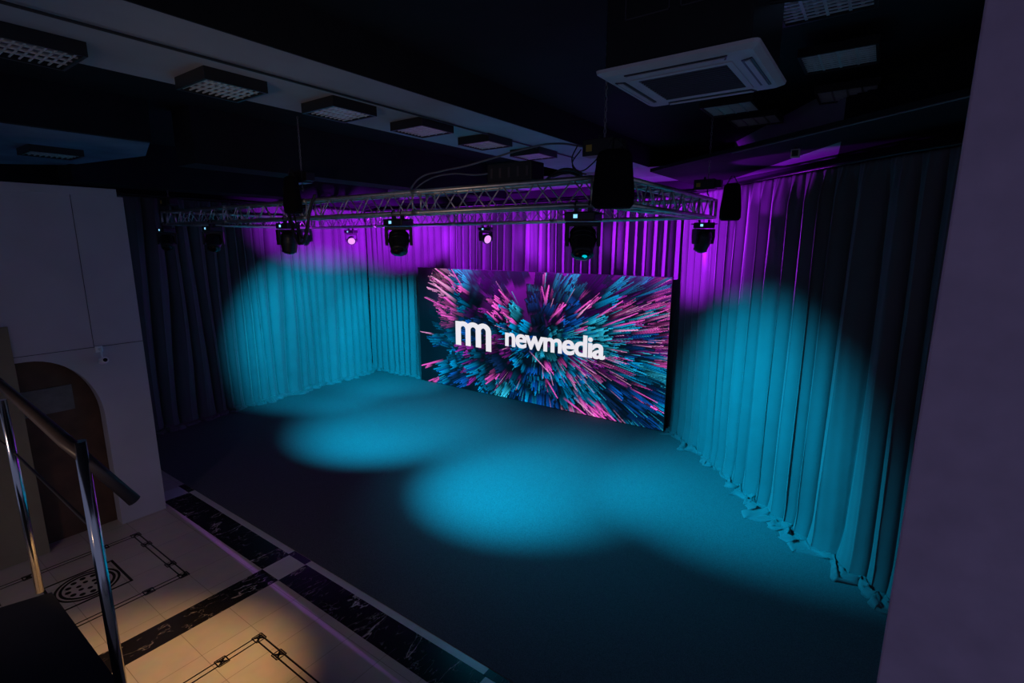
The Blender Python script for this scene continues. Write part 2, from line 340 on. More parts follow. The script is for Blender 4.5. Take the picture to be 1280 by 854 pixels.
# ================================================================== CURTAINS
random.seed(4)
def vnoise(x, seed=0.0): return noise.noise(Vector((x, seed * 7.31, 0.37)))
def curtain(name, pts, z_top, label, seed, lam=0.26, amp=0.075, puddle=0.22, power=0.62):
    # resample the plan path
    P = [Vector(p) for p in pts]
    L = [0]
    for i in range(1, len(P)): L.append(L[-1] + (P[i] - P[i - 1]).length)
    tot = L[-1]; ds = 0.017; ns = int(tot / ds)
    def at(s):
        s = max(0, min(tot - 1e-5, s))
        for i in range(1, len(P)):
            if s <= L[i]:
                t = (s - L[i - 1]) / (L[i] - L[i - 1]); return P[i - 1].lerp(P[i], t)
    def sm(s):
        p = at(s); q = (at(s + .12) + at(s - .12) + p) / 3; d = (at(s + .12) - at(s - .12)); d.normalize(); return q, d
    zs = [0.0, 0.03, 0.06, 0.1, 0.15, 0.2, 0.26, 0.32, 0.4, 0.5, 0.62, 0.76, 0.92, 1.1, 1.3, 1.55, 1.8, 2.1, 2.4, 2.7, 3.0, 3.3, 3.6, 3.9, 4.15, 4.4, 4.55, 4.66, 4.74, 4.8, 4.84, 4.87, z_top]
    rows = []
    hem = [(-1.0, .008), (-.86, .022), (-.7, .04), (-.55, .045), (-.4, .05), (-.28, .048), (-.16, .05), (-.07, .05)]
    V = []
    for (k, z) in [(h[0], h[1]) for h in hem] + [(0, z) for z in zs]:
        for i in range(ns + 1):
            s = i * ds
            p, d = sm(s); n_ = Vector((d.y, -d.x))            # points into the room
            h = z / z_top
            lean = 0.10 * vnoise(s * .35 + 3, seed + 2) * (1 - h)
            ph = (s + lean * 1.6) / lam + 1.15 * vnoise(s * .9 / (lam / .26) + z * .02, seed) + .25 * vnoise(s * 3.1, seed + 5) + .30 * vnoise(s * 1.3 + z * .22, seed + 9)
            u = ph % 1.0
            a = amp * (0.75 + .55 * vnoise(s * 1.7, seed + 1) + .25 * vnoise(s * .8 + z * .6, seed + 3))
            lobe = abs(math.sin(PI * u)) ** power
            fl = 1.0
            if z > z_top - .35:                              # gathers finer towards the heading tape
                t = (z - (z_top - .35)) / .35; fl = 1 - .72 * t
            off = a * (lobe - .55) * fl * 2
            off += .008 * math.sin(2 * PI * s / .085 + 6 * vnoise(s, seed)) * (1 if z > z_top - .35 else .35)
            tang = -.030 * math.sin(4 * PI * u) * fl * a / amp
            if z < .5:
                t = 1 - z / .5
                off = off * (1 - .35 * t) + .05 * t * t * (1 + .8 * vnoise(s * 2.3, seed + 7))
            co = Vector((p.x, p.y)) + n_ * off + d * tang
            if k < 0:
                reach = puddle * (.5 + 1.0 * vnoise(s * 2.4, seed + 11) + .5 * vnoise(s * 7.0, seed + 12))
                reach = max(.03, reach)
                co += n_ * (-k) * reach + d * (.05 * vnoise(s * 4 + k * 3, seed + 13))
                zz = .010 + z * max(.15, .75 + 1.9 * vnoise(s * 7.5 + k * 3.5, seed + 14) + .9 * vnoise(s * 17 - k * 6, seed + 17)) * (0.25 if k == -1 else 1.0)
            else:
                zz = z if z > 0 else .045
                if z < .5: zz += .035 * vnoise(s * 5 + z * 7, seed + 15) * (1 - z / .5)
            V.append((co.x, co.y, zz))
    nr = len(V) // (ns + 1)
    Fc = []
    for r in range(nr - 1):
        for i in range(ns):
            a = r * (ns + 1) + i; Fc.append((a, a + 1, a + ns + 2, a + ns + 1))
    me = bpy.data.meshes.new(name); me.from_pydata(V, [], Fc); me.materials.append(M['curtain'])
    me.polygons.foreach_set('use_smooth', [True] * len(me.polygons))
    o = bpy.data.objects.new(name, me); C.objects.link(o)
    # doubled cloth: a little thickness
    sd = o.modifiers.new('cloth', 'SOLIDIFY'); sd.thickness = 0.004; sd.offset = -1
    tag(o, label, 'curtain')
    return o
curtain('stage_curtain', [(-12.10, 3.25), (-12.28, 4.6), (-12.52, 7.4), (-12.70, 10.22)], 4.9, 'long grey curtain down the left side, violet on top and cyan at its far end', 1.0, lam=.27, amp=.14, power=.62)
curtain('stage_curtain', [(-12.96, 10.36), (-11.4, 10.42), (-10.6, 10.60), (-7, 10.66), (-3.2, 10.60)], 4.9, 'grey floor length curtain hanging behind the screen, its top lit violet', 2.0, lam=.25, amp=.10, puddle=.14, power=1.0)
curtain('stage_curtain', [(-3.22, 10.44), (-1.6, 8.72), (0.05, 7.02), (1.75, 5.75)], 4.9, 'grey curtain hung at an angle right of the screen, its hem bunched on the carpet', 3.0, lam=.30, amp=.11, puddle=.3, power=1.0)
def track(a_pts, label):
    bm = B(); tube(bm, a_pts, .018, 6); tag(obj('curtain_track', bm, M['black']), label, 'curtain track')
track([(-12.10, 3.25, 4.93), (-12.28, 4.6, 4.93), (-12.52, 7.4, 4.93), (-12.70, 10.05, 4.93)], 'dark curtain track above the long left curtain')
track([(-12.72, 10.25, 4.93), (-11.4, 10.42, 4.93), (-10.6, 10.60, 4.93), (-7, 10.66, 4.93), (-3.25, 10.62, 4.93)], 'dark curtain track above the curtain behind the screen')
track([(-3.16, 10.40, 4.93), (-1.6, 8.72, 4.93), (0.05, 7.02, 4.93), (1.75, 5.75, 4.93)], 'dark curtain track above the angled curtain right of the screen')

# ================================================================== STAGE CARPET
bm = B()
box(bm, -12.95, 2.2, 3.29, 5.6, 0.0005, 0.008)
prism(bm, [(-12.95, 5.6), (2.2, 5.6), (-2.9, 10.85), (-12.95, 10.85)], 0.0005, 0.008)
for x in (): pass
tag(obj('stage_carpet', bm, M['carpet']), 'large dark grey carpet laid over the stage floor up to the marble border', 'carpet')

# ================================================================== LED SCREEN
SX0, SX1, SY, SH = -10.68, -3.40, 10.33, 3.30
scr = thing('led_screen', 'wide lit screen with white letters over a burst of pink and blue shards', 'screen', ((SX0 + SX1) / 2, SY, 0.008))
hw = (SX1 - SX0) / 2
bm = B()
box(bm, -hw, hw, .012, .05, 0, SH)
for k in range(8):                                   # rear cabinet ribs
    x = -hw + .1 + k * (2 * hw - .2) / 7
    box(bm, x - .04, x + .04, .05, .08, .02, SH - .02)
obj('cabinet', bm, M['black'], scr)
bm = B()
for x0, x1, z0, z1 in ((-hw, hw, SH - .012, SH), (-hw, hw, 0, .012), (-hw, -hw + .012, .012, SH - .012), (hw - .012, hw, .012, SH - .012)):
    box(bm, x0, x1, -.004, .012, z0, z1)
obj('edge_trim', bm, M['black'], scr)
# picture on the display: computed here, shard by shard
NX, NZ = 640, 290
rng = np.random.default_rng(11)
W_, H_ = 2 * hw, SH
gx, gz = np.meshgrid(np.linspace(0, W_, NX), np.linspace(0, H_, NZ))
def lin(c):
    c = np.array(c) / 255.0
    return np.where(c <= .04045, c / 12.92, ((c + .055) / 1.055) ** 2.4)
PAL = dict(P=(255, 95, 215), L=(255, 165, 228), M=(165, 40, 180), V=(80, 8, 120), C=(0, 150, 215), T=(50, 205, 245), B=(8, 90, 190), N=(12, 40, 85), D=(3, 22, 38), K=(0, 10, 20))
# control points in a 1262 x 854 view of the screen: x, y, colour, weight
CP = [(170,80,'L',1),(150,150,'L',1),(190,190,'P',1),(250,190,'C',1),(270,80,'C',1),(120,220,'P',.6),(180,290,'P',1),(90,350,'P',.5),(150,380,'C',1),(90,500,'P',.6),(120,575,'P',.4),
 (160,550,'C',.8),(250,500,'C',.8),(230,560,'B',.8),(300,330,'B',.8),(350,330,'N',1),(350,200,'D',1),(400,110,'V',1.4),(330,120,'V',1),(300,240,'V',.8),(450,190,'P',.9),(480,150,'N',1),(520,210,'V',.7),
 (500,250,'T',1),(460,290,'P',.8),(400,270,'P',.9),(430,330,'C',.9),(560,200,'N',1),(640,170,'P',1),(680,150,'C',1),(600,240,'B',1),(640,300,'N',1),(700,260,'P',1),(760,150,'C',.5),(820,230,'P',1.2),
 (880,200,'V',1),(900,120,'V',1.4),(650,90,'V',1.6),(780,110,'V',1.5),(950,230,'P',.8),(960,190,'C',.8),(1020,280,'P',1),(1080,170,'V',1),(1130,130,'C',1),(1180,160,'P',.7),(1180,260,'P',1),(1060,330,'T',.8),
 (1150,330,'P',.8),(1180,400,'P',1.2),(1150,450,'M',1),(1180,500,'P',.9),(960,330,'C',1),(860,340,'T',1),(800,310,'P',.8),(760,300,'B',1),(900,400,'T',1),(980,420,'P',1),(1060,410,'B',.9),(1000,480,'C',1),
 (1100,530,'C',.9),(1160,560,'T',.8),(1080,620,'D',.9),(1100,640,'P',.8),(1150,690,'C',.6),(900,540,'P',1),(850,500,'M',1),(780,530,'P',.9),(820,600,'C',1),(900,620,'N',1),(960,700,'N',1),(1020,700,'B',1),(1090,760,'C',.9),
 (930,750,'P',1.1),(850,720,'P',1),(780,720,'L',.9),(740,650,'C',1),(720,600,'P',.9),(660,620,'P',1),(640,560,'C',1),(600,560,'B',1),(560,620,'C',.9),(500,600,'C',.9),(480,560,'M',.9),(400,570,'P',.9),(380,610,'C',.8),
 (450,630,'T',.7),(520,660,'B',.9),(600,680,'C',.7),(680,690,'B',.9),(400,500,'N',1),(470,510,'D',1),(330,600,'D',1),(300,560,'M',.5),(300,470,'M',.7),(420,440,'M',.8),(340,500,'C',.6),(560,490,'C',.8),(620,480,'T',1),
 (640,530,'P',.7),(700,520,'C',.9),(580,400,'B',1),(540,350,'P',.8),(520,380,'C',.9),(620,400,'M',.8),(680,380,'T',.8),(720,420,'B',.9),(100,430,'D',1),(90,270,'D',1),(70,150,'D',.8),(160,470,'D',1),(220,330,'K',.6),
 (1180,640,'B',1),(1170,760,'N',1),(620,350,'D',1),(560,290,'D',.9),(760,380,'C',.9),(500,690,'K',1),(250,640,'K',1)]
# view -> screen metres (perspective of the frame corners, homography)
_F = Vector((-math.sin(yaw) * math.cos(pitch), math.cos(yaw) * math.cos(pitch), -math.sin(pitch)))
_R = Vector((math.cos(yaw), math.sin(yaw), 0)); _U = _R.cross(_F)
def tom(x, y):                                      # the spot of the screen that shows there in the photograph
    d = _F + _R * ((510 + x / 3.712 - 640) / FPX) - _U * ((320 + y / 3.712 - 427) / FPX)
    t_ = SY / d.y
    return d.x * t_ - SX0, CAM_H + d.z * t_
CX, CZ = tom(610, 385)
cps = [(tom(x, y), c, w_) for x, y, c, w_ in CP]
cpx = np.array([c[0][0] for c in cps]); cpz = np.array([c[0][1] for c in cps]); cpw = np.array([c[2] for c in cps]); cpc = [c[1] for c in cps]
img = np.zeros((NZ, NX, 3))
# backdrop: violet sky above, near black elsewhere
t = np.clip((gz / H_ - .55) / .45, 0, 1)[..., None]
tx = np.exp(-((gx - .55 * W_) / (.42 * W_)) ** 2)[..., None]
img[:] = lin((2, 16, 32)) * (1 - t * tx) + lin((120, 12, 150)) * t * tx
img *= np.clip((gx - .1) / 1.3, .12, 1)[..., None]
img *= (.72 + .28 * np.sin(gx * 2.1 + 1.3 * np.sin(gz * 1.7)) * np.sin(gz * 2.9 + gx * .8))[..., None]
def shard(x, z, L_, wd, ang, col, tipw=.75, bright=1.0, base=.25):
    # tapering prism of light: base at (x,z), tip outward along ang, one edge lighter than the other
    ca, sa = math.cos(ang), math.sin(ang)
    x0 = min(x, x + L_ * ca) - wd; x1 = max(x, x + L_ * ca) + wd; z0 = min(z, z + L_ * sa) - wd; z1 = max(z, z + L_ * sa) + wd
    i0 = max(0, int(x0 / W_ * (NX - 1))); i1 = min(NX, int(x1 / W_ * (NX - 1)) + 2); j0 = max(0, int(z0 / H_ * (NZ - 1))); j1 = min(NZ, int(z1 / H_ * (NZ - 1)) + 2)
    if i1 <= i0 or j1 <= j0: return
    X = gx[j0:j1, i0:i1] - x; Z = gz[j0:j1, i0:i1] - z
    a = (X * ca + Z * sa) / L_; c = (-X * sa + Z * ca) / wd
    wid = .5 * (1 - (1 - tipw) * np.clip(a, 0, 1))
    skew = a + c * .10 * rng.uniform(-1, 1) * min(4, wd / L_ * 8)
    mk = (a > 0) & (skew < 1) & (np.abs(c) < wid)
    if not mk.any(): return
    shade = base + (1 - base) * np.clip(a, 0, 1) ** 1.3
    shade = shade * (1.0 - .45 * np.clip(c / .5 * .5 + .5, 0, 1))
    al = np.clip(a * 3.0, 0, 1) * .95
    colr = np.array(col) * bright
    sub_ = img[j0:j1, i0:i1]
    new = colr[None, None, :] * shade[..., None]
    sub_[mk] = (sub_ * (1 - al[..., None]) + new * al[..., None])[mk]
def pick(x, z):
    q = ((cpx - x) ** 2 + ((cpz - z) * 1.15) ** 2) / np.maximum(cpw, .3)
    k = np.argsort(q + rng.uniform(0, .06, len(q)))[:2]
    return cpc[k[0] if rng.random() < .8 else k[1]]
clumps = []
for i in range(1500):
    x = rng.uniform(-.1, W_ + .1); z = rng.uniform(-.1, H_ + .1)
    c = pick(x, z)
    if c == 'V' and rng.random() < .75: continue
    if c in 'KD' and rng.random() < .86: continue
    if c in 'N' and rng.random() < .35: continue
    if x < .9 and rng.random() < .65 and c not in 'L': continue
    if x < .62 + .5 * (1 - z / H_) * 0 and rng.random() < .93: continue
    if c in 'PL' and 1.3 < x and rng.random() < .38: c = ['M', 'B', 'C', 'V'][int(rng.integers(0, 4))]
    clumps.append((x, z, c))
clumps.sort(key=lambda q: -math.hypot(q[0] - CX, (q[1] - CZ)) + rng.uniform(-.9, .9))
for x, z, c in clumps:                              # a clump of feathers lying side by side
    dx, dz = x - CX, z - CZ; r = math.hypot(dx, dz * 1.1)
    a0 = math.atan2(dz, dx) + rng.normal(0, .10)
    k = min(1.0, r / 2.6); right = 1.0 + .9 * max(0, dx / 3.0)
    pink = c in 'PLM'
    L0 = (.17 + .26 * k * right) * rng.uniform(.7, 1.4)
    wd = rng.uniform(.018, .036) if pink else rng.uniform(.022, .050)
    if dx > 1.7: wd *= .55; L0 *= 1.25
    nf = int(rng.integers(4, 11)) if not pink else int(rng.integers(3, 9))
    tone = rng.uniform(.65, 1.35)
    if rng.random() < .33 or c == 'V': tone *= .38
    tone *= .62 + .75 * max(-.5, noise.noise(Vector((x * 1.5, z * 1.9, 2.2)))) + .25
    px_, pz_ = -math.sin(a0), math.cos(a0)
    order = rng.permutation(nf) - nf / 2
    shard(x - math.cos(a0) * L0 * .8, z - math.sin(a0) * L0 * .8, L0 * 1.35, nf * wd * .95, a0, lin(PAL['D']), .9, .7, .5)
    for o_ in order:
        a = a0 + rng.normal(0, .03); L_ = L0 * rng.uniform(.65, 1.25); of = o_ * wd * .8
        cc = c if rng.random() < .85 else {'C': 'B', 'B': 'N', 'P': 'M', 'L': 'P', 'T': 'C', 'M': 'V', 'N': 'D'}.get(c, c)
        shard(x + px_ * of - math.cos(a) * L0 * .5, z + pz_ * of - math.sin(a) * L0 * .5, L_, wd, a, lin(PAL[cc]), rng.uniform(.35, .9), tone * rng.uniform(.75, 1.15), .10)
for i in range(300):                                # fine bright lines streaking to the edges
    a = rng.uniform(-1.0, .45) if rng.random() < .65 else rng.uniform(0, 2 * PI)
    r = rng.uniform(.7, 3.6)
    x = CX + r * math.cos(a); z = CZ + r * math.sin(a) * .8
    if not (0.7 < x < W_ and 0 < z < H_): continue
    c = pick(x, z)
    if c in 'VKDN': continue
    shard(x, z, rng.uniform(.2, .55), rng.uniform(.012, .022), a + rng.normal(0, .03), lin(PAL['L' if c in 'PLM' else 'T']), .5, rng.uniform(.5, 1.05), .2)
# the few long pink shards that stand out
for (xa, ya, xb, yb, wd, c) in ((185,245,75,192,.05,'P'),(220,290,150,275,.07,'P'),(120,365,48,350,.045,'L'),(165,485,55,512,.07,'P'),(130,570,82,588,.05,'P'),(205,120,124,57,.07,'L'),(235,150,130,60,.06,'P'),(255,150,200,60,.05,'P'),
        (215,170,125,105,.12,'L'),(225,215,125,135,.10,'L'),(225,240,165,190,.09,'P'),(470,215,420,155,.07,'P'),(420,310,365,258,.06,'P'),(440,300,400,252,.05,'P'),(475,300,440,262,.05,'P'),
        (870,290,1000,208,.045,'P'),(900,330,1070,265,.04,'P'),(950,330,1100,298,.04,'P'),(950,350,1070,345,.05,'L'),(1060,300,1212,248,.035,'P'),(640,570,695,665,.05,'P'),(560,440,660,550,.03,'L'),
        (1030,615,1160,685,.03,'P'),(830,660,970,775,.05,'P'),(800,670,930,770,.05,'P'),(770,660,880,762,.05,'L'),(720,660,830,745,.06,'P'),(720,250,640,140,.0,'P'),(635,230,655,135,.09,'P'),(640,230,620,140,.04,'P'),(660,290,735,225,.06,'P'),(770,270,850,205,.05,'P'),(780,290,845,225,.05,'L')):
    if wd <= 0: continue
    x0, z0 = tom(xa, ya); x1, z1 = tom(xb, yb)
    L_ = math.hypot(x1 - x0, z1 - z0)
    shard(x0, z0, L_, wd, math.atan2(z1 - z0, x1 - x0), lin(PAL[c]), .35, 1.05, .45)
img = np.clip(img, 0, 1)
xs = (gx - hw).ravel(); zs_ = gz.ravel()
co = np.stack([xs * (1 - .012 / hw), np.zeros_like(xs), .012 + zs_ * (SH - .024) / SH], 1)
idx = np.arange(NX * NZ).reshape(NZ, NX)
fc = np.stack([idx[:-1, :-1], idx[:-1, 1:], idx[1:, 1:], idx[1:, :-1]], -1).reshape(-1, 4)
me = bpy.data.meshes.new('display')
me.vertices.add(len(co)); me.vertices.foreach_set('co', co.ravel())
me.loops.add(fc.size); me.loops.foreach_set('vertex_index', fc.ravel())
me.polygons.add(len(fc)); me.polygons.foreach_set('loop_start', np.arange(0, fc.size, 4)); me.polygons.foreach_set('loop_total', np.full(len(fc), 4))
me.update(); me.validate()
ca = me.color_attributes.new('picture', 'FLOAT_COLOR', 'POINT')
ca.data.foreach_set('color', np.concatenate([img.reshape(-1, 3), np.ones((NX * NZ, 1))], 1).ravel())
m, nt, b = nodes('lit_display')
at_ = nt.nodes.new('ShaderNodeAttribute'); at_.attribute_name = 'picture'
b.inputs['Base Color'].default_value = (.01, .01, .012, 1); b.inputs['Roughness'].default_value = .5; b.inputs['Specular IOR Level'].default_value = .1
nt.links.new(at_.outputs['Color'], b.inputs['Emission Color']); b.inputs['Emission Strength'].default_value = 1.4
me.materials.append(m)
dsp = bpy.data.objects.new('display', me); C.objects.link(dsp); dsp.parent = scr
# white lettering shown on the screen
cu = bpy.data.curves.new('word', 'FONT'); cu.body = 'newmedia'; cu.size = 1.0; cu.offset = 0.022; cu.extrude = 0.002; cu.space_character = 0.93
to = bpy.data.objects.new('word', cu); C.objects.link(to)
bpy.context.view_layer.update()
me = bpy.data.meshes.new_from_object(to.evaluated_get(bpy.context.evaluated_depsgraph_get()))
bpy.data.objects.remove(to, do_unlink=True)
vx = np.zeros(len(me.vertices) * 3); me.vertices.foreach_get('co', vx); vx = vx.reshape(-1, 3)
w0, w1 = vx[:, 0].min(), vx[:, 0].max()
z0_, z1_ = vx[:, 1].min(), vx[:, 1].max()
lx0, lx1 = -7.60 - (SX0 + SX1) / 2, -4.83 - (SX0 + SX1) / 2
nv = np.stack([lx0 + (vx[:, 0] - w0) / (w1 - w0) * (lx1 - lx0), -.006 + vx[:, 2] * .5, 1.385 + (vx[:, 1] - z0_) / (z1_ - z0_) * (1.90 - 1.385)], 1)
me.vertices.foreach_set('co', nv.ravel()); me.update()
bt = B(); bt.from_mesh(me)
for sh in (-.006, .006):
    me2 = me.copy(); me2.transform(Matrix.Translation((sh, .0006 if sh > 0 else -.0006, 0))); bt.from_mesh(me2)
bt.to_mesh(me); bt.free(); me.materials.clear(); me.materials.append(M['white_sign']); me.update()
wo = bpy.data.objects.new('lettering', me); C.objects.link(wo); wo.parent = scr; wo['label'] = 'white word newmedia'
# the m mark: four stems joined by three arches
bm = B()
MS = Matrix(((1, 0, 0, -(SX0 + SX1) / 2), (0, 0, 1, 0), (0, 1, 0, 0), (0, 0, 0, 1)))
def archlet(xa, xb, zt_, th, zb_l, zb_r, sl=.175):
    # outer and inner outline of an arch joining two stems
    outer = []; inner = []
    xm = (xa + xb) / 2
    ro = (xb - xa) / 2; ri = ro - sl
    for k in range(13):
        a = PI - PI * k / 12
        outer.append((xm + ro * math.cos(a), zt_ - .22 + .22 * math.sin(a)))
        inner.append((xm + ri * math.cos(a), zt_ - .22 + (.22 - th) * math.sin(a)))
    pts_o = [(xa, zb_l)] + outer + [(xb, zb_r)]; pts_i = [(xa + sl, zb_l)] + inner + [(xb - sl, zb_r)]
    for k in range(len(pts_o) - 1):
        prism(bm, [pts_o[k], pts_o[k + 1], pts_i[k + 1], pts_i[k]], -.0085, -.004, 0, MS)
box(bm, -9.29, -9.10, -.0085, -.004, 1.23, 1.89, 0, Matrix.Translation((-(SX0 + SX1) / 2, 0, 0)))
archlet(-9.28, -8.76, 1.90, .13, 1.24, 1.24)
archlet(-8.935, -8.40, 1.90, .13, 1.24, 1.24)
archlet(-8.58, -8.06, 1.90, .13, 1.24, 1.17)
o = obj('mark', bm, M['white_sign'], scr); o['label'] = 'white rounded letter m mark'

# ================================================================== TRUSS
def chords_truss(root, a, bpt, side, nst, name='chord'):
    # a -> bpt is the near lower chord; side = unit vector to the far chords; section 0.24
    a = Vector(a); bpt = Vector(bpt); side = Vector(side) * .24; up = Vector((0, 0, .24))
    cor = [Vector(), side, up, side + up]
    for c in cor:
        bm = B(); tube(bm, [a + c, bpt + c], .025, 10); obj(name, bm, M['alu'], root)
    bm = B(); n_ = nst; d = (bpt - a) / n_
    for f0, f1 in ((0, 2), (1, 3), (0, 1), (2, 3)):
        for k in range(n_):
            p, q = a + d * k, a + d * (k + 1)
            mid = (p + q) / 2
            tube(bm, [p + cor[f0], mid + cor[f1]], .0085, 5); tube(bm, [mid + cor[f1], q + cor[f0]], .0085, 5)
    obj('bracing', bm, M['alu'], root)
    L_ = (bpt - a).length; nj = max(1, round(L_ / 2.45)); dd = (bpt - a) / nj; u = dd.normalized()
    for k in range(1, nj):
        bm = B()
        for s in (-.07, .07):
            p = a + dd * k + u * s
            for f0, f1 in ((0, 2), (2, 3), (3, 1), (1, 0)): tube(bm, [p + cor[f0], p + cor[f1]], .012, 5)
        for c in cor: tube(bm, [a + dd * k + c - u * .07, a + dd * k + c + u * .07], .031, 8)
        obj('coupler', bm, M['alu'], root)
TZ = 4.355; TX0, TX1, TY0, TY1 = -11.9, -2.05, 4.5, 7.95
def corner(root, x, y):
    bm = B()
    for dx in (0, .24):
        for dy in (0, .24): tube(bm, [(x + dx, y + dy, TZ), (x + dx, y + dy, TZ + .24)], .022, 8)
    for z in (TZ, TZ + .24):
        for (p, q) in (((0, 0), (.24, 0)), ((.24, 0), (.24, .24)), ((.24, .24), (0, .24)), ((0, .24), (0, 0)), ((0, 0), (.24, .24))):
            tube(bm, [(x + p[0], y + p[1], z), (x + q[0], y + q[1], z)], .022, 8)
    obj('corner_block', bm, M['alu'], root)
tf = thing('lighting_truss', 'silver aluminium box truss frame hanging level above the stage', 'truss')
chords_truss(tf, (TX0 + .24, TY0, TZ), (TX1 - .24, TY0, TZ), (0, 1, 0), 22)
chords_truss(tf, (TX0 + .24, TY1 - .24, TZ), (TX1 - .24, TY1 - .24, TZ), (0, 1, 0), 22)
chords_truss(tf, (TX1, TY0 + .24, TZ), (TX1, TY1 - .24, TZ), (-1, 0, 0), 8)
chords_truss(tf, (TX0, TY0 + .24, TZ), (TX0, TY1 - .24, TZ), (1, 0, 0), 8)
for cx_, cy_ in ((TX0, TY0), (TX1 - .24, TY0), (TX0, TY1 - .24), (TX1 - .24, TY1 - .24)): corner(tf, cx_, cy_)

# ================================================================== MOVING HEADS
def moving_head(label, loc, rz, tilt, scale=1.0, lens='blackgloss', wash=False, disp=True, pan=0.0, glint=False):
    r = thing('moving_head_light', label, 'stage light', loc, rz)
    s = scale
    for x in (-.07, .07):                                 # two hook clamps round the chord
        bm = B()
        for k in range(10):
            a0 = -PI * .1 + k * PI * 1.2 / 10; a1 = a0 + PI * .12
            tube(bm, [(x * s, .036 * math.cos(a0), .036 * math.sin(a0)), (x * s, .036 * math.cos(a1), .036 * math.sin(a1))], .008, 6)
        box(bm, (x - .018) * s, (x + .018) * s, -.02, .02, -.075, -.028)
        obj('clamp', bm, M['black'], r)
    z0 = -.07
    bm = B(); box(bm, -.155 * s, .155 * s, -.11 * s, .11 * s, z0 - .085 * s, z0); bo = obj('base', bm, M['black'], r, .012)
    for x in (-1, 1):
        bm = B()
        tube(bm, [(x * .155 * s, -.06 * s, z0 - .02 * s), (x * .185 * s, -.06 * s, z0 - .02 * s), (x * .185 * s, .06 * s, z0 - .02 * s), (x * .155 * s, .06 * s, z0 - .02 * s)], .008 * s, 6)
        obj('handle', bm, M['black'], bo)
    if disp:
        bm = B(); box(bm, -.055 * s, -.015 * s, -.1135 * s, -.108 * s, z0 - .06 * s, z0 - .025 * s)
        obj('display', bm, M['blue_led'], bo)
    z1 = z0 - .095 * s
    Mp = Matrix.Rotation(pan, 4, 'Z')
    bm = B()                                              # yoke: cross piece and two deep arms
    box(bm, -.15 * s, .15 * s, -.06 * s, .06 * s, z1 - .04 * s, z1, 0, Mp)
    for x in (-1, 1):
        ring = [(-.065, 0), (.065, 0), (.07, -.12), (.045, -.23), (-.045, -.23), (-.07, -.12)]
        Mx = Mp @ Matrix(((0, 0, 1, (x * .15 - .018) * s), (1, 0, 0, 0), (0, 1, 0, z1), (0, 0, 0, 1)))
        prism(bm, [(p[0] * s, p[1] * s) for p in ring], -.0 * s, .036 * s, 0, Mx)
    tube(bm, [Mp @ Vector((-.14 * s, 0, z1 - .17 * s)), Mp @ Vector((.14 * s, 0, z1 - .17 * s))], .02 * s, 8)
    obj('yoke', bm, M['black'], r, .008)
    zc = z1 - .17 * s                                    # tilting head
    Mh = Mp @ Matrix.Translation((0, 0, zc)) @ Matrix.Rotation(tilt, 4, 'X')
    bm = B()
    if wash:
        lathe(bm, [(.03 * s, .10 * s), (.075 * s, .085 * s), (.10 * s, .03 * s), (.118 * s, -.04 * s), (.122 * s, -.075 * s), (.112 * s, -.085 * s)], 20, Mh)
    else:
        lathe(bm, [(.05 * s, .16 * s), (.09 * s, .145 * s), (.115 * s, .09 * s), (.125 * s, .0), (.12 * s, -.06 * s), (.105 * s, -.13 * s), (.107 * s, -.165 * s), (.088 * s, -.175 * s)], 22, Mh)
        for z in (-.02, .03, .08):
            lathe(bm, [(.119 * s, (z - .006) * s), (.129 * s, z * s), (.119 * s, (z + .006) * s)], 22, Mh)
    hd = obj('head', bm, M['black'], r)
    bm = B()
    if wash:
        lathe(bm, [(.098 * s, -.086 * s), (.09 * s, -.094 * s), (.02 * s, -.096 * s)], 18, Mh)
    else:
        lathe(bm, [(.084 * s, -.174 * s), (.075 * s, -.186 * s), (.045 * s, -.199 * s), (.01 * s, -.204 * s)], 18, Mh)
    obj('lens', bm, M[lens], hd)
    if glint:
        bm = B(); lathe(bm, [(.026 * s, -.2035 * s), (.022 * s, -.207 * s)], 14, Mh @ Matrix.Translation((-.02 * s, .02 * s, .004 * s)))
        obj('lens_glint', bm, M['cyan_glint'], hd)  # glowing disc put in for the cyan glint on the lens
    return r
yF = TY0 + .02
T45 = math.radians
moving_head('large black moving head hanging from the front truss beside the large black bag', (-2.38, TY0, TZ), 0.10, T45(35), 1.0, 'blackgloss', pan=-2.75, glint=True)
moving_head('black moving head on the front truss, lens down, above the screen left end', (-4.97, TY0, TZ), 0.10, T45(38), 1.0, pan=-2.45)
moving_head('black moving head on the front truss beside the hanging cable loop', (-7.42, TY0, TZ), 0.0, T45(10), 1.0, pan=1.3)
moving_head('black moving head on the front truss, second from its left end', (-9.83, TY0, TZ), 0.0, T45(-40), 1.0, pan=1.0)
moving_head('black moving head at the left end of the front truss', (-11.78, TY0, TZ), 0.0, T45(-45), 1.0, pan=1.1)
moving_head('small head glowing violet on the rear truss in front of the left curtain', (-10.45, TY1, TZ), 0.3, T45(62), .85, 'violet_led', wash=True, pan=-2.5)
moving_head('small head with violet side glow on the rear truss above the screen', (-6.32, TY1, TZ), 0.3, T45(75), .8, 'violet_led', wash=True, pan=-2.15)
moving_head('small black head under the right rear corner of the truss beside the small bag', (-2.2, TY1, TZ), 0.3, T45(20), 0.95, pan=.6)

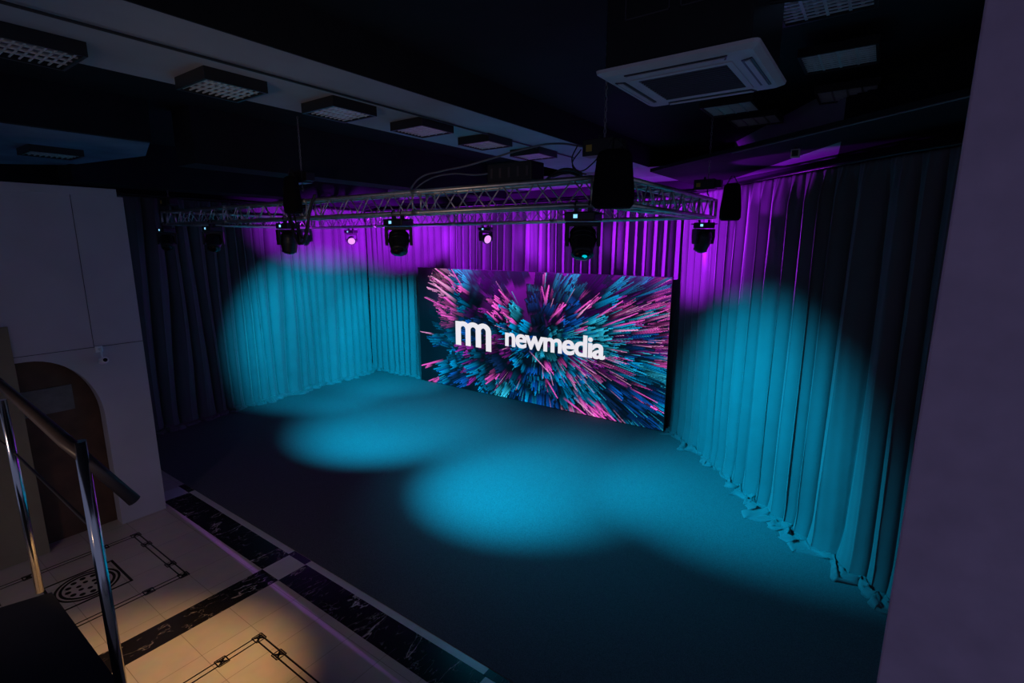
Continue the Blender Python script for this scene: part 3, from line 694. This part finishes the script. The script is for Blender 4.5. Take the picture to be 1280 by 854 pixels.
# ================================================================== HOISTS, BAGS, CHAINS, CABLES
def chain(root, x, y, z0, z1, step=.045):
    bm = B(); n_ = int((z1 - z0) / step)
    for k in range(n_):
        z = z0 + (k + .5) * (z1 - z0) / n_
        h = step * .62; wv = .011
        pts = []
        for j in range(9):
            a = 2 * PI * j / 8
            u, v = wv * math.cos(a), h * math.sin(a)
            pts.append((x + u, y, z + v) if k % 2 else (x, y + u, z + v))
        tube(bm, pts, .0042, 5, False)
    return obj('chain', bm, M['steel'], root)
def hoist(label, x, y, zb, ztop, sc=1.0, arrow=True):
    r = thing('chain_hoist', label, 'hoist', (x, y, zb))
    bm = B(); box(bm, -.19 * sc, .12 * sc, -.08 * sc, .08 * sc, 0, .15 * sc); box(bm, .12 * sc, .2 * sc, -.065 * sc, .065 * sc, .02 * sc, .13 * sc)
    tube(bm, [(-.05 * sc, 0, .15 * sc), (-.05 * sc, 0, .19 * sc)], .018 * sc, 8)
    obj('motor_housing', bm, M['black'], r, .012)
    bm = B(); box(bm, -.15 * sc, -.09 * sc, -.083 * sc, -.079 * sc, .04 * sc, .10 * sc); obj('warning_mark', bm, M['yellow'], r)
    bm = B(); tube(bm, [(0, 0, 0), (0, 0, -.05), (.02, 0, -.08), (0, 0, -.105), (-.022, 0, -.085)], .011, 6); obj('hook', bm, M['steel'], r)
    chain(r, .0, 0, .15 * sc, ztop - zb)
    return r
def bag(label, x, y, zt_, h, w0, w1, rz=0.0):
    r = thing('chain_bag', label, 'bag', (x, y, zt_), rz)
    bm = B()
    prof = [(-.0, w0 * .55), (-.04 * h, w0 * .9), (-.12 * h, w0), (-.4 * h, w0 * .6 + w1 * .4), (-.75 * h, w1), (-.93 * h, w1 * .98), (-1.0 * h, w1 * .82)]
    rings = []
    for z, wv in prof:
        ring = []
        for k in range(20):
            a = 2 * PI * k / 20
            cx2, sy2 = math.copysign(abs(math.cos(a)) ** .6, math.cos(a)), math.copysign(abs(math.sin(a)) ** .6, math.sin(a))
            wob = 1 + .07 * noise.noise(Vector((3 * cx2, 3 * sy2, z * 6)))
            ring.append(bm.verts.new((cx2 * wv / 2 * wob, sy2 * wv * .36 * wob, z)))
        rings.append(ring)
    for i in range(len(rings) - 1):
        for k in range(20):
            f = bm.faces.new((rings[i][k], rings[i][(k + 1) % 20], rings[i + 1][(k + 1) % 20], rings[i + 1][k])); f.smooth = True
    bm.faces.new(rings[0][::-1]); bm.faces.new(rings[-1])
    obj('sack', bm, M['blackcloth'], r)
    for s in (-1, 1):
        bm = B(); tube(bm, [(s * w0 * .38, 0, -.06 * h), (s * w0 * .2, 0, .08 * h), (s * .012, 0, .2 * h)], .007, 5)
        obj('strap', bm, M['cable'], r)
    return r
hoist('black chain hoist with yellow mark above the front right truss corner', -2.24, 4.62, 4.80, 5.8, 1.0)
bag('large black chain bag hanging at the front right truss corner', -2.02, 4.38, 4.80, .50, .30, .37, 0.3)
hoist('black chain hoist above the right rear truss corner beside the angled curtain', -2.15, 7.83, 4.74, 5.8, .95)
bag('small black chain bag hanging at the right rear truss corner', -1.80, 7.75, 4.80, .50, .22, .28, 0.3)
hoist('dark chain hoist above the front truss beside the drooping cable loop', -7.15, 4.62, 4.86, 5.8, 1.1)
bag('long black chain bag on the front truss beside the drooping cable loop', -7.02, 4.36, 4.93, .52, .20, .26, 0.2)
hoist('dark chain hoist at the left end of the front truss', -11.8, 4.62, 4.72, 5.8, 1.1)
# black boxes and cables resting on the truss
def case(label, x0, x1, y0, y1, z0, z1):
    r = thing('dimmer_box', label, 'box', ((x0 + x1) / 2, (y0 + y1) / 2, z0))
    hx, hy, h = (x1 - x0) / 2, (y1 - y0) / 2, z1 - z0
    bm = B(); box(bm, -hx, hx, -hy, hy, 0, h); obj('housing', bm, M['black'], r, .01)
    for k in range(5):
        bm = B(); box(bm, -hx * .8 + k * hx * .4 - .01, -hx * .8 + k * hx * .4 + .02, -hy - .004, -hy + .002, h * .25, h * .75)
        obj('socket', bm, M['grille'], r)
case('black dimmer box standing on the front truss left of the hoist', -3.55, -2.98, 4.50, 4.74, TZ + .266, TZ + .46)
def cable(label, pts, rad=.011, m_='cable', sub=6):
    cu = bpy.data.curves.new('cable', 'CURVE'); cu.dimensions = '3D'; cu.bevel_depth = rad; cu.bevel_resolution = 2; cu.resolution_u = sub
    sp = cu.splines.new('BEZIER'); sp.bezier_points.add(len(pts) - 1)
    for q, p in zip(sp.bezier_points, pts):
        q.co = p; q.handle_left_type = q.handle_right_type = 'AUTO'
    to = bpy.data.objects.new('tmp', cu); C.objects.link(to); bpy.context.view_layer.update()
    me = bpy.data.meshes.new_from_object(to.evaluated_get(bpy.context.evaluated_depsgraph_get()))
    bpy.data.objects.remove(to, do_unlink=True); me.name = 'cable'; me.materials.clear(); me.materials.append(M[m_])
    o = bpy.data.objects.new('cable', me); C.objects.link(o); tag(o, label, 'cable'); return o
cable('thick black cable drooping in a loop below the front truss', [(-7.36, 4.44, 4.80), (-7.22, 4.42, 4.4), (-7.10, 4.40, 4.12), (-6.95, 4.40, 3.98), (-6.82, 4.41, 4.1), (-6.72, 4.43, 4.45), (-6.62, 4.46, 4.66)], .02)
cable('thinner black cable inside the drooping loop below the front truss', [(-7.28, 4.45, 4.78), (-7.14, 4.44, 4.4), (-7.03, 4.43, 4.14), (-6.93, 4.43, 4.06), (-6.84, 4.43, 4.2), (-6.70, 4.45, 4.5), (-6.60, 4.46, 4.66)], .014)
cable('grey cable swagged under the pale ceiling strip toward the dimmer box', [(-5.05, 4.76, 4.625), (-4.95, 4.86, 4.80), (-4.6, 4.9, 4.87), (-4.2, 4.9, 4.90), (-3.8, 4.9, 4.95), (-3.3, 4.85, 5.0), (-2.8, 4.7, 4.98), (-2.44, 4.62, 4.90)], .010, 'greycable')
cable('grey cable lying low behind the front truss left of the dimmer box', [(-5.0, 4.76, 4.625), (-4.8, 4.85, 4.77), (-4.4, 4.86, 4.82), (-4.0, 4.86, 4.78), (-3.6, 4.82, 4.78), (-3.5, 4.74, 4.75)], .009, 'greycable')
cable('thin black cable looped below the hoist at the front right corner', [(-2.42, 4.50, 4.86), (-2.50, 4.48, 4.72), (-2.42, 4.48, 4.66), (-2.30, 4.50, 4.72), (-2.20, 4.52, 4.84)], .006)
cable('thin black cable dropping from the hoist to the front truss', [(-2.46, 4.50, 4.90), (-2.50, 4.47, 4.76), (-2.44, 4.49, 4.66), (-2.36, 4.50, 4.63)], .006)
cable('black cable coiled on top of the front truss beside the large bag', [(-2.75, 4.52, 4.64), (-2.62, 4.60, 4.68), (-2.5, 4.66, 4.65), (-2.6, 4.56, 4.70), (-2.8, 4.6, 4.66), (-2.9, 4.66, 4.63)], .016)
cable('thin pale wire run across the dark ceiling over the angled curtain', [(-1.74, 7.34, 5.14), (-1.1, 6.84, 5.138), (-.6, 6.45, 5.138), (.43, 5.64, 5.138), (1.2, 5.06, 5.14)], .009, 'greycable')
cable('dark wire linking the louvred fittings along the pale ceiling strip', [(-4.42, 0.6, 5.40), (-4.42, 3, 5.40), (-4.42, 5.4, 5.40), (-4.42, 8, 5.40)], .011)

# ================================================================== CEILING FITTINGS
def louvre_light(label, cx_, cy_, zb, size=.6, ztop=5.8):
    r = thing('ceiling_light', label, 'ceiling light', (cx_, cy_, zb))
    h = size / 2
    bm = B()
    for x0, x1, y0, y1 in ((-h, h, -h, -h + .022), (-h, h, h - .022, h), (-h, -h + .022, -h + .022, h - .022), (h - .022, h, -h + .022, h - .022)):
        box(bm, x0, x1, y0, y1, 0, .06)
    box(bm, -h, h, -h, h, .06, ztop - zb if ztop - zb < .13 else .075)
    if ztop - zb > .13:
        for sx in (-1, 1): tube(bm, [(sx * h * .5, 0, .09), (sx * h * .5, 0, ztop - zb)], .006, 5)
    obj('housing', bm, M['black'], r)
    for k in range(4):
        bm = B()
        x = -h + .022 + (k + .5) * (size - .044) / 4
        lathe(bm, [(.012, -h + .03), (.012, h - .03)], 8, Matrix.Translation((x, 0, .036)) @ Matrix.Rotation(PI / 2, 4, 'X'))
        obj('tube_lamp', bm, M['ivory'], r)
    bm = B()
    for k in range(1, 4):
        x = -h + .022 + k * (size - .044) / 4
        prism(bm, [(x - .010, .012), (x + .010, .012), (x + .003, .024), (x - .003, .024)], -h + .022, h - .022, 0, Matrix(((1, 0, 0, 0), (0, 0, 1, 0), (0, 1, 0, 0), (0, 0, 0, 1))))
    for k in range(9):
        y = -h + .022 + (k + .5) * (size - .044) / 9
        prism(bm, [(y - .006, .012), (y + .006, .012), (y + .002, .024), (y - .002, .024)], -h + .022, h - .022, 0, Matrix(((0, 0, 1, 0), (1, 0, 0, 0), (0, 1, 0, 0), (0, 0, 0, 1))))
    obj('louvre', bm, M['louvre'], r)
    bm = B(); box(bm, -h + .022, h - .022, -h + .022, h - .022, .05, .058); obj('reflector', bm, M['reflector'], r)
    return r
ZL = 5.32
lab = ['louvred ceiling light on the pale strip at the left edge of the photo', 'louvred ceiling light on the pale strip, second from the left edge', 'bright louvred ceiling light in the middle of the pale strip row',
       'violet tinted louvred ceiling light on the pale strip, fourth from the left', 'louvred ceiling light on the pale strip, fifth from the left', 'louvred ceiling light on the pale strip just above the dimmer box']
for lb, (cx_, cy_) in zip(lab, ((-5.12, 1.22), (-4.95, 2.48), (-4.83, 3.62), (-4.74, 4.74), (-4.68, 5.9), (-4.66, 7.1))):
    louvre_light(lb, cx_, cy_, ZL, .54, 5.42)
louvre_light('louvred ceiling light glowing cyan just beyond the air conditioner', -1.74, 7.12, 5.62)
louvre_light('louvred ceiling light glowing cyan, nearest the angled curtain', -1.62, 8.0, 5.62)
louvre_light('dim louvred ceiling light at the top edge right of the air conditioner', -.52, 4.43, 5.62)
louvre_light('dim louvred ceiling light right of the air conditioner, middle of its row', -.52, 5.83, 5.62)
louvre_light('dim louvred ceiling light right of the air conditioner, farthest of its row', -.52, 7.2, 5.62)
louvre_light('louvred ceiling light half hidden left of the air conditioner box', -1.80, 5.6, 5.62)
louvre_light('dark louvred fitting on the blue grey ceiling at far left', -9.8, 2.4, 5.21, .6, 5.3)

# air conditioner cassette
ac = thing('air_conditioner', 'large white ceiling cassette air conditioner with four slots and dark grille', 'air conditioner', (-1.11, 3.55, 5.0))
bm = B()
h = .46
def ringpoly(bm, ro, ri, z0, z1):
    for s in range(4):
        Mx = Matrix.Rotation(s * PI / 2, 4, 'Z')
        prism(bm, [(-ro, -ro), (ro, -ro), (ri, -ri), (-ri, -ri)], z0, z1, 0, Mx)
# bevelled panel: outer lip, sloping band with the outlet slots, inner raised frame
lev = [(.47, .040), (.465, .022), (.43, .004), (.385, 0.0), (.30, 0.0), (.285, .012), (.278, .014)]
rings = []
for ro, z in lev:
    ring = []
    for k in range(4):
        for q in (-1, 0, 1):
            a = PI / 4 + k * PI / 2
            c = .035
            bx_, by_ = math.copysign(ro, math.cos(a)), math.copysign(ro, math.sin(a))
            ang = a + q * .6
            ring.append(bm.verts.new((bx_ - math.cos(a) * c * 1.414 + c * math.cos(ang), by_ - math.sin(a) * c * 1.414 + c * math.sin(ang), z)))
    rings.append(ring)
for i in range(len(rings) - 1):
    for k in range(12): bm.faces.new((rings[i][k], rings[i][(k + 1) % 12], rings[i + 1][(k + 1) % 12], rings[i + 1][k]))
bm.faces.new(rings[0])
obj('panel', bm, M['ivory'], ac)
for s in range(4):
    bm = B(); Mx = Matrix.Rotation(s * PI / 2, 4, 'Z')
    prism(bm, [(-.30, -.405), (.30, -.405), (.28, -.345), (-.28, -.345)], -.004, .003, 0, Mx)
    sl = obj('outlet_slot', bm, M['black'], ac)
    bm = B(); prism(bm, [(-.285, -.392), (.285, -.392), (.272, -.362), (-.272, -.362)], -.010, -.005, 0, Mx)
    obj('flap', bm, M['ivory'], sl)
bm = B(); ringpoly(bm, .30, .265, -.006, .012); obj('grille_frame', bm, M['ivory'], ac)
bm = B(); box(bm, -.265, .265, -.265, .265, .002, .012)
for k in range(14):
    y = -.25 + k * .0385; box(bm, -.262, .262, y - .006, y + .006, -.006, .002)
obj('intake_grille', bm, M['grille'], ac)
bm = B(); box(bm, -.42, .42, -.42, .42, .035, .80)
obj('unit_body', bm, M['black'], ac, .01)
bm = B()
for x0 in (-.30, .03):
    for (a0, a1, b0, b1) in ((0, .27, .0, .006), (0, .27, .13, .136), (0, .006, 0, .136), (.264, .27, 0, .136)):
        box(bm, x0 + a0, x0 + a1, -.423, -.418, .30 + b0, .30 + b1)
obj('access_plate', bm, M['grille'], ac)
cable('dark pipe leaving the air conditioner toward the right', [(-.69, 3.5, 5.35), (-.4, 3.5, 5.32), (0.1, 3.45, 5.30), (.8, 3.4, 5.34)], .012)
# small white sensor box on the beam above the angled curtain
bm = B(); box(bm, -.05, .05, -.03, .03, -.05, .05)
s_ = thing('junction_box', 'tiny pale square box below the ceiling wire above the angled curtain', 'junction box', (-1.02, 7.45, 5.08))
obj('box_body', bm, M['ivory'], s_, .006)
bm = B(); box(bm, -.035, .035, -.034, -.028, -.035, .035); obj('cover', bm, M['black'], s_)
bm = B(); tube(bm, [(0, 0, .05), (0, 0, .07)], .012, 6); obj('bracket', bm, M['black'], s_)

# security camera on the white wall
sc_ = thing('security_camera', 'small white security camera on a bracket on the white left wall', 'camera', (XW, 2.25, 2.58))
bm = B(); box(bm, 0, .02, -.04, .04, -.04, .04); box(bm, .0, .10, -.012, .012, -.012, .012); tube(bm, [(.09, 0, .0), (.09, 0, -.12)], .012, 8)
obj('bracket', bm, M['camera_white'], sc_)
bm = B(); lathe(bm, [(.03, -.05), (.045, -.045), (.045, .09), (.04, .10)], 16, Matrix.Translation((.10, 0, -.15)) @ Matrix.Rotation(math.radians(75), 4, 'Y'))
cb = obj('camera_body', bm, M['camera_white'], sc_)
bm = B(); lathe(bm, [(.026, .10), (.024, .108)], 14, Matrix.Translation((.10, 0, -.15)) @ Matrix.Rotation(math.radians(75), 4, 'Y'))
obj('lens', bm, M['blackgloss'], cb)

# ================================================================== STAIR RAILING: GLASS REFLECTION BUILT SOLID
g1 = ground(50, 740); g2 = ground(158, 895)
def lift(g, k): return Vector((g.x * k, g.y * k, CAM_H * (1 - k)))
b1 = lift(g1, .60); b2 = lift(g2, .56)
rt = thing('reflected_railing', 'glass reflection of a dark handrail on chrome posts, built solid, lower left corner', 'railing')
def on_vert(b_, px, py):
    rx, ry = (px - 640) / FPX, (py - 427) / FPX
    F = Vector((-math.sin(yaw) * math.cos(pitch), math.cos(yaw) * math.cos(pitch), -math.sin(pitch)))
    R = Vector((math.cos(yaw), math.sin(yaw), 0)); U = R.cross(F); d = F + R * rx - U * ry
    t = math.hypot(b_.x, b_.y) / math.hypot(d.x, d.y)
    return Vector((0, 0, CAM_H)) + d * t
t1 = on_vert(b1, 2, 500); t2 = on_vert(b2, 78, 556)
for bb, tt in ((b1, t1), (b2, t2)):
    bm = B(); tube(bm, [bb, (bb.x, bb.y, tt.z)], .024, 14); obj('post', bm, M['chrome'], rt)
h0 = on_vert(b1, -60, 432); h1 = on_vert(b1, 0, 480); h2 = on_vert(b2, 82, 552); h3 = on_vert(b2, 168, 626)
bm = B(); tube(bm, [h0, h1, h2, h3], .028, 12); obj('handrail', bm, M['rail'], rt)
l0 = on_vert(b1, -40, 520); l1 = on_vert(b1, 18, 566); l2 = on_vert(b2, 110, 655)
bm = B(); tube(bm, [l0, l1, l2], .008, 8); obj('lower_rail', bm, M['rail'], rt)
bm = B()
n_out = [b1 + Vector((.05, .05, -.01)), b2 + Vector((.05, .05, -.01)), b2 + Vector((.2, -2.6, .5)), b1 + Vector((.2, -2.6, .5))]
tv = [bm.verts.new(p) for p in n_out]; bv_ = [bm.verts.new(p - Vector((0, 0, .22))) for p in n_out]
bm.faces.new(tv); bm.faces.new(bv_[::-1])
for k in range(4): bm.faces.new((tv[k], tv[(k + 1) % 4], bv_[(k + 1) % 4], bv_[k]))
struct('trim_10', bm, M['black_paint'])  # added black slab under the posts, covers the dark floor corner
